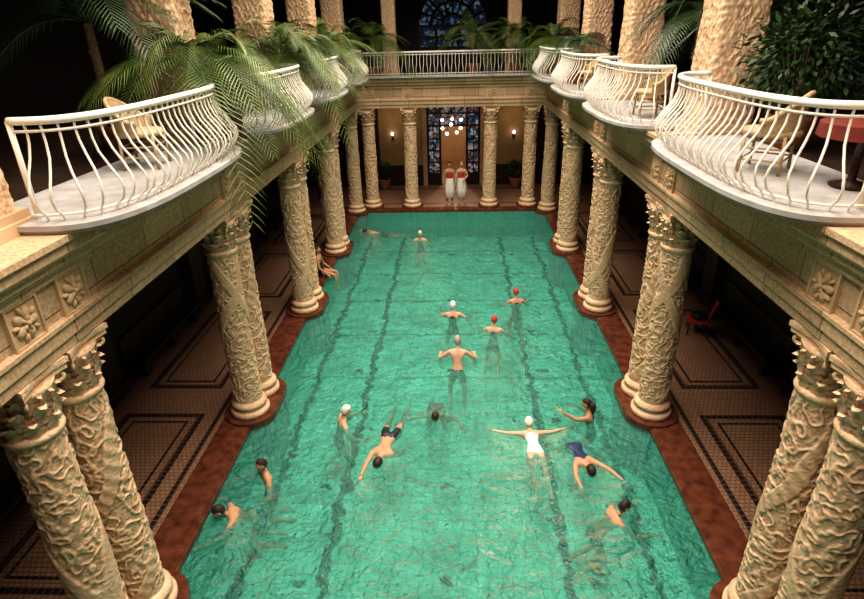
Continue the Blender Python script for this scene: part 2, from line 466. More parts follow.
# ---- gallery slabs
b=MB()
for s in (-1,1): b.box(s*4.6,s*9.2,-4,28.2,GS,GF)
b.box(-4.6,4.6,24.5,28.2,GS,GF); b.box(-4.6,4.6,-4,-.9,GS,GF)
b.obj('floor_gallery',[M_brownst])
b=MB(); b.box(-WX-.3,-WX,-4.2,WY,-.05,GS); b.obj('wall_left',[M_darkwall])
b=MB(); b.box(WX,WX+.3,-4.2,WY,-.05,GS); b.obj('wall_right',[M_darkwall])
b=MB()
DW=1.25; DH=4.0
b.box(-WX-.3,-DW+.1,WY,WY+.3,-.05,GS); b.box(DW+.1,WX+.3,WY,WY+.3,-.05,GS); b.box(-DW+.1,DW+.1,WY,WY+.3,DH,GS)
b.obj('wall_far',[M_cream])
b=MB()
for x0,x1 in ((-WX,-3.4),(3.4,WX)): b.box(x0,x1,WY-.05,WY,DZ,3.9)
for x0,x1 in ((-3.4,-1.35),(1.6,3.4)): b.box(x0,x1,WY-.04,WY,DZ,1.1)
b.obj('trim_dark_dado',[M_brownst])
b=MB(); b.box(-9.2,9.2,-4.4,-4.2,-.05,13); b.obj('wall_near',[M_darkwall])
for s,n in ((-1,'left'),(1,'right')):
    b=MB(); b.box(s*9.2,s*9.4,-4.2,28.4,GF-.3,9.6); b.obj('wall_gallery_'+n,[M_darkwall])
b=MB(); W0,W1=-1.5,1.7
b.box(-9.2,W0,28.2,28.5,GS,13); b.box(W1,9.2,28.2,28.5,GS,13)
cx=(W0+W1)/2; R=(W1-W0)/2; zc=7.1
arc=[(cx+R*math.cos(pi*i/24),zc+R*math.sin(pi*i/24)) for i in range(25)]
for i in range(24):
    (xa,za),(xb,zb)=arc[i],arc[i+1]
    vs=[(xa,28.2,za),(xb,28.2,zb),(xb,28.2,13),(xa,28.2,13),(xa,28.5,za),(xb,28.5,zb),(xb,28.5,13),(xa,28.5,13)]
    b.add(vs,[(0,1,2,3),(4,7,6,5),(0,4,5,1)])
b.obj('wall_gallery_far',[M_darkwall])
b=MB()
b.add([(W0,28.42,GF),(W1,28.42,GF)]+[(a[0],28.42,a[1]) for a in arc],[tuple(range(27))],1)
for x in (W0+.06,W0+.85,cx-.25,cx+.25,W1-.85,W1-.06): b.box(x-.06,x+.06,28.22,28.4,GF,zc+.1)
for z in (5.45,6.2,6.65,zc): b.box(W0,W1,28.24,28.38,z-.06,z+.06)
b.box(W0,W1,28.2,28.4,GF,5.9)
for rr in (R-.05,R*.62,R*.3):
    b.tube([(cx+rr*math.cos(pi*i/20),28.3,zc+rr*math.sin(pi*i/20)) for i in range(21)],.06,6)
for i in range(1,8):
    a=pi*i/8; b.tube([(cx+R*.3*math.cos(a),28.3,zc+R*.3*math.sin(a)),(cx+R*math.cos(a),28.3,zc+R*math.sin(a))],.045,6)
for i in range(9):
    x=W0+.2+i*.35; b.tube([(x,28.3,5.9),(x,28.3,zc)],.018,5)
b.obj('window_1',[M_wood,M_glass])
b=MB()
x0,x1=-DW+.1,DW+.1
for x in (x0+.05,x0+.62,x1-.62,x1-.05): b.box(x-.05,x+.05,WY+.05,WY+.2,DZ,DH)
for z in (2.9,3.45,DH-.05): b.box(x0,x1,WY+.07,WY+.18,z-.04,z+.04)
b.box(x0,x1,WY+.1,WY+.14,2.9,DH,1)
for xa,xb in ((x0,x0+.6),(x1-.6,x1)):
    b.box(xa,xb,WY+.07,WY+.18,DZ,.7)
    b.box(xa,xb,WY+.11,WY+.13,.7,2.9,1)
    for z in (1.2,1.75,2.3): b.box(xa,xb,WY+.07,WY+.18,z-.03,z+.03)
    b.box((xa+xb)/2-.02,(xa+xb)/2+.02,WY+.07,WY+.18,.7,2.9)
b.obj('door_1',[M_wood,M_glass2])
b=MB()
b.box(x0-.2,x0,WY-.06,WY+.02,DZ,DH+.2); b.box(x1,x1+.2,WY-.06,WY+.02,DZ,DH+.2); b.box(x0-.2,x1+.2,WY-.06,WY+.02,DH,DH+.2)
b.obj('trim_door_surround',[M_stone])
b=MB(); b.box(-3.5,3.7,WY+.3,33,-.05,DZ); b.box(-3.5,3.7,WY+.3,33,4.9,GS,1); b.box(-3.6,-3.5,WY+.3,33,-.05,GS,1); b.box(3.7,3.8,WY+.3,33,-.05,GS,1); b.box(-3.5,3.7,33,33.2,-.05,GS,1)
b.obj('wall_foyer',[M_mosaic,M_cream])
b=MB()
CY=26.3
for (x,y,z) in ((0,0,3.15),(-.38,-.1,3.0),(.42,-.1,3.0),(-.18,-.3,2.8),(.25,-.3,2.85),(.05,.3,3.35),(-.4,.3,3.3),(.45,.3,3.3)):
    b.ell((x+.0,CY+y,z),(.07,.07,.07),1,12,8)
    b.tube([(0.0,CY,3.8),(x,CY+y,z+.06)],.012,5)
b.tube([(0.0,CY,3.75),(0.0,CY,GS-.01)],.02,6)
b.obj('chandelier',[M_wood,M_lamp])
for i,xx in enumerate((-5.3,5.3)):
    b=MB(); b.box(xx-.8,xx+.8,WY-.11,WY-.06,DZ,3.2,0)
    for q in (-.75,0,.75): b.box(xx+q-.06,xx+q+.06,WY-.15,WY-.11,DZ,3.2)
    for z in (.3,1.5,3.1): b.box(xx-.8,xx+.8,WY-.15,WY-.11,z-.06,z+.06)
    b.obj('door_%d'%(i+2),[M_wood])
for x in (-2.75,2.9):
    b=MB(); b.box(x-.05,x+.05,WY-.05,WY-.01,2.3,2.6); b.tube([(x,WY-.04,2.4),(x,WY-.14,2.35),(x,WY-.18,2.5)],.015,6); b.ell((x,WY-.18,2.6),(.06,.06,.08),1); b.obj('wall_sconce',[M_wood,M_lamp])

b=MB()
for s in (-1,1):
    for i,p in enumerate(PAIRS[1:]):
        b.box(s*(WX-.22),s*WX,p-.35,p+.35,DZ,GS)
        b.box(s*(WX-.28),s*WX,p-.4,p+.4,DZ,.4)
b.obj('trim_pilaster',[M_brownst])
for s in (-1,1):
    for p in BAYS[1:]:
        b=MB()
        b.box(s*(WX-.5),s*(WX-.02),p-1.5,p+1.5,.52,.6)
        for q in (-1.3,0,1.3): b.box(s*(WX-.42),s*(WX-.06),p+q-.08,p+q+.08,DZ,.52)
        b.box(s*(WX-.06),s*(WX-.02),p-1.5,p+1.5,.6,1.1)
        b.obj('marble_bench',[M_brownst])

# ---- gallery piers
def pier_mesh():
    b=MB()
    b.box(-.50,.50,-.50,.50,0,.12,1); b.box(-.46,.46,-.46,.46,.12,.2,1)
    def sq(a,w):
        c_,s_=math.cos(a),math.sin(a); k_=(abs(c_)**9+abs(s_)**9)**(-1/9); return w*k_
    n=200
    prof=[]; m=180
    def rf(r,z,a):
        rr=sq(a,r)
        u=a*24/(2*pi); v=z*8
        fu=(u+v*.5)%1-.5; fv=(u-v*.5)%1-.5
        loz=max(0,.5-max(abs(fu),abs(fv)))*2
        rg=1-min(1,abs(noise.noise(Vector((math.cos(a)*3,math.sin(a)*3,z*7))))*3)
        return rr+.012*min(1,loz*1.6)+.016*rg
    for i in range(m+1):
        t=i/m; prof.append((.41-.05*min(1,t*2.2),.2+t*3.5))
    b.lathe(prof,n,rf=rf,caps=False)
    b.box(-.45,.45,-.45,.45,3.7,3.85,1); b.box(-.5,.5,-.5,.5,3.85,4.2,1)
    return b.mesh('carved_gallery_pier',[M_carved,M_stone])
PM=pier_mesh()
for s in (-1,1):
    for p in PAIRS+[23.6]:
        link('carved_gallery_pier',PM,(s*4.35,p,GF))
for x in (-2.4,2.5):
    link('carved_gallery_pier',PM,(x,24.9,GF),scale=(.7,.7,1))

# ---- balconies
def bal_path(yc,a,bd,n=48,x0=3.80):
    pts=[]
    for i in range(n+1):
        t=pi*i/n
        cc=math.cos(t); ss=math.sin(t)
        y=yc-a*math.copysign(abs(cc)**.6,cc)
        x=x0-bd*(max(0,ss)**.6)
        pts.append(Vector((x,y)))
    return pts
def resample(pts,step):
    Ls=[0]
    for i in range(1,len(pts)): Ls.append(Ls[-1]+(pts[i]-pts[i-1]).length)
    n=max(2,round(Ls[-1]/step)); out=[]
    j=0
    for k in range(n+1):
        d=Ls[-1]*k/n
        while j<len(Ls)-2 and Ls[j+1]<d: j+=1
        t=(d-Ls[j])/max(1e-6,Ls[j+1]-Ls[j])
        out.append(pts[j].lerp(pts[j+1],t))
    return out
def railing(pts2, name, s=1, z0=GF+.09, h=.90, belly=.24, outn=1):
    b=MB()
    P=resample(pts2,.135)
    def nrm(P,i):
        a=P[max(0,i-1)]; c=P[min(len(P)-1,i+1)]; t=(c-a).normalized()
        return Vector((-t.y,t.x))*outn
    S3=lambda p,z,o=Vector((0,0)): (s*(p.x+o.x),p.y+o.y,z)
    rp=resample(pts2,.08)
    b.tube([S3(p,z0+h) for p in rp],.036,8)
    b.tube([S3(p,z0+h-.09) for p in rp],.013,6)
    b.tube([S3(p,z0+.06,nrm(rp,i)*belly*.35) for i,p in enumerate(rp)],.014,6)
    for i in range(1,len(P)-1):
        n=nrm(P,i); tg=Vector((n.y,-n.x))
        prof=[(.30,.0,0),(.42,.07,.1),(.8,.15,.25),(1,.26,.25),(.95,.36,.1),(.6,.50,-.08),(.2,.64,-.12),(.0,.78,-.04),(-.04,.88,0),(0,.97,0)]
        sw=.08*(1 if i%2 else -1)
        b.tube([S3(P[i],z0+h*q,n*belly*o+tg*sw*l_) for o,q,l_ in prof],.0125,5,caps=False)
    for p in (P[0],P[-1]):
        b.tube([S3(p,z0-.02),S3(p,z0+h)],.026,8)
    return b.obj(name,[M_rail])
def slab(yc,a,bd,s):
    b=MB()
    def poly(off):
        pts=bal_path(yc,a+off,bd+off,40)
        return [(s*p.x,p.y) for p in pts]+[(s*4.5,yc+a+off),(s*4.5,yc-a-off)]
    b.prism(poly(.24),GF+.04,GF+.09,smooth=True); b.prism(poly(.21),GF+.0,GF+.04,smooth=True)
    b.prism(poly(.10),GF-.08,GF,1,smooth=True)
    return b.obj('balcony_slab',[M_slab,M_entab])
for s in (-1,1):
    for i,yc in enumerate(BAYS[1:]):
        a=1.85 if i==0 else 1.7; bd=.68
        slab(yc,a,bd,s)
        railing(bal_path(yc,a,bd),'balcony_railing',s)
pf=[Vector((-3.6+7.2*i/60,23.75)) for i in range(61)]
railing(pf,'balcony_railing',1,outn=-1,belly=.12,h=.82,z0=GF+.04)
b=MB(); b.box(-3.6,3.6,23.3,23.9,GF-.02,GF+.04); b.obj('balcony_slab',[M_slab])

# ---- ceiling / roof
b=MB()
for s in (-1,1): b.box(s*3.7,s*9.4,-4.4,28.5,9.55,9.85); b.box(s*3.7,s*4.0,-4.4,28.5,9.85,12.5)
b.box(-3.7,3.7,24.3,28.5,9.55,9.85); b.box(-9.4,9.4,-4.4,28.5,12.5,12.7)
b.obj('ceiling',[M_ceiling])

# ------------------------------------------------------------------ plants
def frond(b,base,az,el,Ln,droop,ll=.34,mat=0,n=34,width=.024):
    d=Vector((math.cos(az),math.sin(az),0)); side=Vector((-d.y,d.x,0))
    pts=[]
    for i in range(n+1):
        t=i/n
        pts.append(Vector(base)+d*(Ln*t*math.cos(el))+Vector((0,0,Ln*t*math.sin(el)-droop*t*t)))
    b.tube(pts[::2],[.014*(1-.8*i/(n/2)) for i in range(len(pts[::2]))],4,mat,caps=False)
    for i in range(3,n+1):
        t=i/n
        tg=(pts[i]-pts[i-1]).normalized()
        l=ll*Ln*(math.sin(pi*(.12+.82*t))**.7)
        for sg in (-1,1):
            dr=(side*sg*.8+tg*(.45+.5*t)+Vector((0,0,.12))).normalized()
            wv=tg*width*.5
            p0=pts[i]; pm=p0+dr*l*.5+Vector((0,0,-.02)); pt=p0+dr*l+Vector((0,0,-l*random.uniform(.2,.4)))
            b.add([p0-wv*.6,p0+wv*.6,pm+wv,pm-wv,pt],[(0,1,2,3),(3,2,4)],mat)
def palm(name,loc,h=.35,nf=16,Ln=1.5,drp=.9,seed=0,azr=(0,2*pi),ll=.27,dark=False):
    random.seed(seed)
    b=MB()
    b.lathe([(.16,0),(.2,.04),(.24,.3),(.27,.34),(.27,.38),(.24,.38),(.23,.33)],24,1)
    b.lathe([(0.001,.34),(.23,.34)],16,2,caps=False); ph=.34
    tp=[(0,0,ph-.02),(.01,0,ph+h*.5),(0,.01,ph+h)]
    b.tube(tp,[.07,.075,.06],10,3)
    for i in range(10):
        a=i*2.4; b.ell((.06*math.cos(a),.06*math.sin(a),ph+h*(i+1)/11),(.03,.03,.05),3,6,5)
    for i in range(nf):
        az=azr[0]+(azr[1]-azr[0])*((i*.618)%1)+random.uniform(-.15,.15)
        el=random.uniform(.1,1.3); L_=Ln*random.uniform(.75,1.1)
        frond(b,(0,0,ph+h),az,el,L_,drp*L_*random.uniform(.6,1.25),ll)
    return b.obj(name,[M_leafd if dark else M_leaf,M_terra,M_soil,M_trunk],loc,fix=False)
palm('potted_palm',(-3.75,9.30,GF+.02),.75,30,2.2,1.1,seed=1)
palm('potted_palm',(-3.72,10.1,GF+.02),.5,22,2.0,1.1,seed=2)
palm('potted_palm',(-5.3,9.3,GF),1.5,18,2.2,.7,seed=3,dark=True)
palm('potted_palm',(-3.72,13.8,GF+.02),.8,24,2.1,1.0,seed=4)
palm('potted_palm',(-3.72,14.8,GF+.02),.7,22,2.0,1.0,seed=5)
palm('potted_palm',(-3.72,18.4,GF+.02),.7,22,1.9,.95,seed=6)
palm('potted_palm',(-3.72,19.3,GF+.02),1.0,20,1.9,.9,seed=7)
palm('potted_palm',(-3.0,24.0,GF),1.0,22,1.9,.8,seed=8)
palm('potted_palm',(.9,24.5,GF),1.0,18,1.9,.8,seed=9)
palm('potted_palm',(2.6,24.4,GF),.9,22,1.9,.9,seed=10)
palm('potted_palm',(3.72,22.9,GF+.02),.9,22,1.8,.9,seed=11)
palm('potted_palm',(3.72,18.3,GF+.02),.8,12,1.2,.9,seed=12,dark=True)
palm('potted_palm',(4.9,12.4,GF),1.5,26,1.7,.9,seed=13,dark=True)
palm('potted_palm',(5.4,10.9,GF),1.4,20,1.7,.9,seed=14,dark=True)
def shrub(name,loc,R,h,n,seed,mat=None):
    random.seed(seed); b=MB()
    b.lathe([(.2,0),(.25,.05),(.3,.38),(.33,.42),(.33,.47),(.29,.47),(.28,.41)],24,1); b.lathe([(0.001,.42),(.28,.42)],16,2,caps=False)
    for i in range(14):
        a=i*2.4; q=Vector((math.cos(a)*R*.7*random.uniform(.4,1),math.sin(a)*R*.7*random.uniform(.4,1),h+R*random.uniform(-.5,.6)))
        b.tube([(0,0,.4),q*.5+Vector((0,0,.15)),q],[.018,.012,.006],5,3,caps=False)
    for i in range(n):
        v=Vector((random.gauss(0,1),random.gauss(0,1),random.gauss(0,1))).normalized()*(random.uniform(.3,1)**.5)*random.uniform(.75,1.1)
        p=Vector((v.x*R,v.y*R,h+v.z*R*.85))
        d=(v+Vector((random.uniform(-.6,.6),random.uniform(-.6,.6),random.uniform(-.9,.2)))).normalized()
        sd=d.cross(Vector((random.uniform(-1,1),random.uniform(-1,1),1))).normalized()
        l=random.uniform(.10,.17); w=l*.2
        b.add([p,p+d*l*.4+sd*w,p+d*l,p+d*l*.4-sd*w],[(0,1,2,3)],0)
    return b.obj(name,[mat or M_leafd,M_terra,M_soil,M_trunk],loc,fix=False)
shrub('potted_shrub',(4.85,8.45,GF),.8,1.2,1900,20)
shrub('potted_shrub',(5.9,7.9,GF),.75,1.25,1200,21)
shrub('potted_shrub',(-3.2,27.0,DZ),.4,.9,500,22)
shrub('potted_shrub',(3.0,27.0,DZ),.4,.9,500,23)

# ------------------------------------------------------------------ gallery furniture
def wicker_chair():
    b=MB()
    for sx in (-.24,.24):
        for sy in (-.2,.22): b.tube([(sx*1.08,sy,0),(sx,sy*.95,.42)],.02,6)
    b.lathe([(.05,.40),(.29,.40),(.31,.43),(.29,.47),(.05,.48)],24)
    rows=8; n=20; vs=[];fs=[]
    for j in range(rows+1):
        t=j/rows
        for i in range(n+1):
            a=pi*1.15*(i/n)-.075*pi
            hh=.42+(.18+.28*math.sin(max(0,min(pi,a)))**1.2)*t
            r=.30+.05*t
            vs.append((r*math.cos(a),-r*math.sin(a)*.9,hh))
    off=len(vs)
    vs2=[(v[0]*.9,v[1]*.9,v[2]) for v in vs]
    for j in range(rows):
        for i in range(n):
            q=j*(n+1)+i; fs.append((q,q+1,q+n+2,q+n+1)); fs.append((off+q,off+q+n+1,off+q+n+2,off+q+1))
    b.add(vs+vs2,fs,0,True)
    b.tube([Vector(v)*.97 for v in vs[-(n+1):]],.03,6)
    for z_ in (.15,.28): b.tube([(-.25,-.2,z_),(.25,-.2,z_),(.25,.22,z_),(-.25,.22,z_),(-.25,-.2,z_)],.012,5)
    return b.mesh('wicker_armchair',[M_wicker])
WM=wicker_chair()
for (x,y,r) in ((3.72,6.75,.9),(3.75,11.2,1.5),(-3.9,7.5,-1.4),(3.75,16.3,1.6)):
    link('wicker_armchair',WM,(x,y,GF+.09),rz=r)
def table():
    b=MB()
    b.lathe([(.18,0),(.2,.03),(.04,.08),(.035,.6),(.2,.66)],20,1)
    b.lathe([(.38,.66),(.4,.68),(.4,.71),(.38,.72)],32,0)
    b.lathe([(.4,.705),(.405,.62),(.41,.56)],40,0,rf=lambda r,z,a:r+.010*math.cos(10*a)*(.72-z)*5,caps=False)
    return b.mesh('cafe_table',[M_redcloth,M_wood])
TM=table()
link('cafe_table',TM,(4.2,5.95,GF+.09),scale=(1,1,.9)); link('cafe_table',TM,(4.6,11.3,GF),scale=(1,1,.9))
b=MB()
b.box(-.25,.25,-.25,.25,.34,.38); 
for sx in (-.22,.22):
    b.tube([(sx,-.22,0),(sx,-.2,.36)],.018,6,1); b.tube([(sx,.25,0),(sx,.2,.36),(sx,.32,.85)],.018,6,1)
vs=[];
for j in range(6):
    t=j/5
    for i in range(5): vs.append((-.23+.46*i/4,.2+.14*t+.03*math.sin(pi*i/4),.38+.46*t))
b.add(vs,[(j*5+i,j*5+i+1,j*5+i+6,j*5+i+5) for j in range(5) for i in range(4)],0,True)
b.ell((0,0,.46),(.2,.2,.09),2)
b.obj('red_chair',[flat('red_plastic',(.5,.04,.03),.5),M_wood,M_darkwall],(6.05,12.6,DZ),rz=-1.9)

# ------------------------------------------------------------------ people
M_skinA=noisy('skin_light',(.62,.36,.24),(.70,.43,.30),scale=6,rough=.5,bump=0)
M_skinB=noisy('skin_tan',(.50,.26,.15),(.58,.32,.19),scale=6,rough=.5,bump=0)
M_black=flat('swimsuit_black',(.015,.015,.02),.5)
M_navy=flat('swimsuit_navy',(.02,.03,.10),.5)
M_red=flat('red_fabric',(.50,.04,.04),.6)
M_blue=flat('swimsuit_blue',(.06,.15,.4),.5)
M_white=flat('white_fabric',(.82,.80,.76),.7)
M_hairD=noisy('hair_dark',(.02,.012,.008),(.05,.03,.02),scale=40,rough=.5,bump=.4,bscale=90)
M_hairG=noisy('hair_grey',(.28,.26,.24),(.45,.42,.38),scale=40,rough=.6,bump=.4,bscale=90)
M_hairB=noisy('hair_blond',(.35,.22,.09),(.5,.34,.16),scale=40,rough=.6,bump=.4,bscale=90)
M_eye=flat('eye_white',(.8,.8,.8),.2); M_iris=flat('iris_dark',(.03,.02,.015),.2); M_lip=flat('lips',(.5,.16,.13),.5)

def V(*a): return Vector(a)
def skinned(chain_v, rad, edges):
    me=bpy.data.meshes.new('tmp'); me.from_pydata(chain_v,edges,[])
    o=bpy.data.objects.new('tmp',me); C.collection.objects.link(o)
    md=o.modifiers.new('s','SKIN'); md.use_smooth_shade=True; md.branch_smoothing=.3
    sv=me.skin_vertices[0].data
    for i,r in enumerate(rad): sv[i].radius=(r,r)
    sv[0].use_root=True
    sd=o.modifiers.new('u','SUBSURF'); sd.levels=2; sd.render_levels=2
    dg=C.evaluated_depsgraph_get(); dg.update()
    ev=o.evaluated_get(dg); m2=bpy.data.meshes.new_from_object(ev)
    vs=[v.co.copy() for v in m2.vertices]; fs=[list(p.vertices) for p in m2.polygons]
    bpy.data.objects.remove(o); bpy.data.meshes.remove(me); bpy.data.meshes.remove(m2)
    return vs,fs
def segdist(p,a,b_):
    ab=b_-a; t=max(0,min(1,(p-a).dot(ab)/ab.length_squared)); return (p-(a+ab*t)).length,t

def person(name,loc,heading,tdir,arms,legs,skin,suit,suit_kind='trunks',hair=None,face=(0,1,0),headup=None,longhair=False,skirt=None,size=1.0):
    T=V(*tdir).normalized()
    S=V(1,0,0)
    F=(S.cross(T))*-1
    if T.z>.5 and F.y<0: F=-F
    if T.z<=.5 and F.z>0: F=-F
    P0=V(0,0,0)
    vs=[P0, P0+T*.14, P0+T*.30, P0+T*.43, P0+T*.53]
    rd=[.125,.108,.125,.118,.052]
    ed=[(0,1),(1,2),(2,3),(3,4)]
    hu=V(*headup).normalized() if headup else T
    vs.append(vs[4]+(T+hu).normalized()*.06); rd.append(.05); ed.append((4,5))
    segs=[('torso',0,1),('torso2',1,2),('chest',2,3),('neck',3,4),('neck',4,5)]
    wr=[]
    for i,sx in ((0,-1),(1,1)):
        ua,fa=[V(*q).normalized() for q in arms[i]]
        sh=P0+T*.455+S*sx*.165
        n0=len(vs)
        vs+= [sh, sh+ua*.15, sh+ua*.29, sh+ua*.29+fa*.10, sh+ua*.29+fa*.25, sh+ua*.29+fa*.30]
        rd+= [.062,.050,.040,.041,.027,.030]
        ed+= [(3,n0),(n0,n0+1),(n0+1,n0+2),(n0+2,n0+3),(n0+3,n0+4),(n0+4,n0+5)]
        segs+=[('sh',3,n0),('arm',n0,n0+2),('arm',n0+2,n0+5)]
        wr.append((vs[n0+5],fa,ua,sx))
    for i,sx in ((0,-1),(1,1)):
        td,sd_=[V(*q).normalized() for q in legs[i][:2]]
        ft=V(*legs[i][2]).normalized() if len(legs[i])>2 else (sd_*.3+F).normalized()
        hp=P0-T*.05+S*sx*.092
        n0=len(vs)
        vs+= [hp, hp+td*.20, hp+td*.43, hp+td*.43+sd_*.13, hp+td*.43+sd_*.41, hp+td*.43+sd_*.45+ft*.07, hp+td*.43+sd_*.45+ft*.17]
        rd+= [.100,.083,.056,.058,.036,.037,.026]
        ed+= [(0,n0)]+[(n0+j,n0+j+1) for j in range(6)]
        segs+=[('hip',0,n0),('thigh',n0,n0+2),('shin',n0+2,n0+4),('foot',n0+4,n0+6)]
    sv,sf=skinned([tuple(v) for v in vs],rd,ed)
    for i,p in enumerate(sv):
        best=min(((segdist(p,vs[a],vs[c])[0],k) for k,(nm,a,c) in enumerate(segs)))
        nm,a,c=segs[best[1]]
        if nm in('torso','torso2','chest'):
            ax=vs[0]; off=(p-ax).dot(F); sv[i]=p-F*off*.22
            if nm!='torso2':
                lat=(p-ax).dot(S); sv[i]=sv[i]+S*lat*.12
    b=MB()
    for f in sf:
        c_=sum((sv[i] for i in f),V(0,0,0))/len(f)
        best=(9,0,0)
        for k_,(nm,a,cc) in enumerate(segs):
            d,t=segdist(c_,vs[a],vs[cc])
            if d<best[0]: best=(d,k_,t)
        nm=segs[best[1]][0]; t=best[2]; m_=0
        if nm in('hip',) or (nm=='torso' and (suit_kind!='trunks' or t<.5)): m_=1
        if nm=='thigh' and t<(.42 if suit_kind=='trunks' else .12): m_=1
        if suit_kind in('onepiece','top'):
            if nm in('torso','torso2') : m_=1
            if nm=='chest' and t<.75: m_=1
        b.f.append(list(f)); b.m.append(m_); b.sm.append(True)
    b.v=[tuple(v) for v in sv]
    for (w,fa,ua,sx) in wr:
        sidev=fa.cross(V(0,0,1));
        if sidev.length<.2: sidev=V(0,1,0)
        sidev.normalize(); nrm_=sidev.cross(fa).normalized()
        if nrm_.z>0: nrm_=-nrm_
        Mx=Matrix((sidev,nrm_,fa)).transposed()
        pc=w+fa*.045
        b.ell(pc,(.040,.017,.055),0,10,8,Mx)
        for q,(off,ln) in enumerate(((-.030,.062),(-.010,.074),(.011,.070),(.030,.055))):
            r0=pc+fa*.035+sidev*off
            d1=(fa+sidev*off*3+nrm_*.12).normalized(); d2=(fa+sidev*off*3+nrm_*.45).normalized()
            b.tube([r0,r0+d1*ln*.5,r0+d1*ln*.5+d2*ln*.3,r0+d1*ln*.5+d2*ln*.52],[.0095,.009,.008,.005],6,0)
        tb=pc-fa*.02+sidev*(-.03*sx); td_=(fa*.7-sidev*sx*.8+nrm_*.2).normalized()
        b.tube([tb,tb+td_*.035,tb+td_*.06],[.012,.010,.006],6,0)
    Hz=hu; Fy=V(*face).normalized(); Fy=(Fy-Hz*Fy.dot(Hz))
    if Fy.length<.1: Fy=Hz.orthogonal()
    Fy.normalize(); Hx=Fy.cross(Hz).normalized()
    MH=Matrix((Hx,Fy,Hz)).transposed()
    hc=vs[5]+hu*.105+Fy*.012
    def shp(p):
        x,y,z=p
        k=1.0
        if z<-.01: k=1-.42*min(1,(-z-.01)/.10)**1.3
        x*=k; y=y*(1-.10*(1-k)*2) if y>0 else y*(1-(1-k)*.9)
        return V(x,y,z)
    def sph(rx,ry,rz,mat,cond=None,n=20,m=14):
        vv=[];ff=[]
        for i in range(m+1):
            ph=pi*i/m-pi/2
            for k in range(n):
                a=2*pi*k/n
                vv.append(V(rx*math.cos(ph)*math.cos(a),ry*math.cos(ph)*math.sin(a),rz*math.sin(ph)))
        for i in range(m):
            for k in range(n):
                f=(i*n+k,i*n+(k+1)%n,(i+1)*n+(k+1)%n,(i+1)*n+k)
                c=sum((vv[q] for q in f),V(0,0,0))/4
                if cond is None or cond(c): ff.append(f)
        b.add([hc+MH@shp(q) for q in vv],ff,mat,True)
    sph(.076,.096,.118,0)
    sph(.083,.104,.126,2,lambda c:(c.z>.055 or (c.y<.0 and c.z>-.055) ) and not(c.y>.05 and c.z<.075))
    def hp_(x,y,z): return hc+MH@V(x,y,z)
    b.tube([hp_(0,.088,.03),hp_(0,.104,-.005),hp_(0,.112,-.022),hp_(0,.094,-.03)],[.008,.011,.014,.008],6,0)
    for sx in (-1,1):
        b.ell(hp_(sx*.03,.080,.012),(.014,.012,.010),3,8,6); b.ell(hp_(sx*.03,.0895,.012),(.006,.004,.006),4,6,5)
        b.tube([hp_(sx*.016,.092,.032),hp_(sx*.03,.091,.036),hp_(sx*.044,.082,.032)],.004,5,2)
        b.ell(hp_(sx*.078,-.005,.0),(.009,.02,.032),0,8,6,MH)
    b.tube([hp_(-.022,.080,-.055),hp_(-.01,.088,-.052),hp_(.01,.088,-.052),hp_(.022,.080,-.055)],[.003,.006,.006,.003],6,5)
    if longhair:
        b.tube([hp_(0,-.07,.02),hp_(0,-.11,-.06),hp_(0,-.10,-.16),hp_(0,-.09,-.24)],[.06,.065,.05,.015],8,2)
    if skirt:
        zt=vs[1].z
        def rf(r,z,a): return (r+.012*math.cos(9*a)*(zt-z)*1.6)*(1 if abs(math.cos(a))>.5 else .9)
        b.lathe([(.155,zt),(.175,zt-.12),(.20,zt-.25),(.21,zt-.5),(.215,zt-.82),(.20,zt-.83)],36,6,rf=rf,caps=False)
    for i in range(len(b.v)): b.v[i]=tuple(Vector(b.v[i])*size)
    return b.obj(name,[skin,suit,hair or M_hairD,M_eye,M_iris,M_lip,M_white],loc,heading,fix=True)

down=[((-.25,0,-1),(-.1,.15,-1)),((.25,0,-1),(.1,.15,-1))]
stand=[((-.05,0,-1),(0,0,-1),(-.2,1,0)),((.05,0,-1),(0,0,-1),(.2,1,0))]
wade=[((-.15,.5,-.75),(0,-.9,-.45),(0,-.8,-.5)),((.15,.35,-.75),(0,-.9,-.5),(0,-.8,-.5))]
wadeS=[((-.15,.35,-.9),(0,-.5,-.8),(0,.6,-.5)),((.15,.2,-.9),(0,-.3,-.9),(0,.6,-.5))]
flut=[((-.1,-1,-.03),(0,-1,.02),(0,-1,-.1)),((.1,-1,-.10),(0,-1,-.05),(0,-1,-.1))]
deep=[((-.25,-.7,-.7),(0,-1,-.4),(0,-1,-.2)),((.25,-.7,-.7),(0,-1,-.4),(0,-1,-.2))]
armwide=[((-1,.15,-.05),(-.95,.35,.02)),((1,.15,-.05),(.95,.35,.02))]
armlow=[((-.65,.25,-.75),(-.25,.95,0)),((.65,.25,-.75),(.25,.95,0))]
armlow2=[((-.6,.5,-.55),(.1,1,.1)),((.8,.1,-.6),(.5,.8,.05))]
crawlR=[((-.3,-.8,-.35),(-.1,-.9,-.2)),((.15,1,.12),(0,1,-.05))]

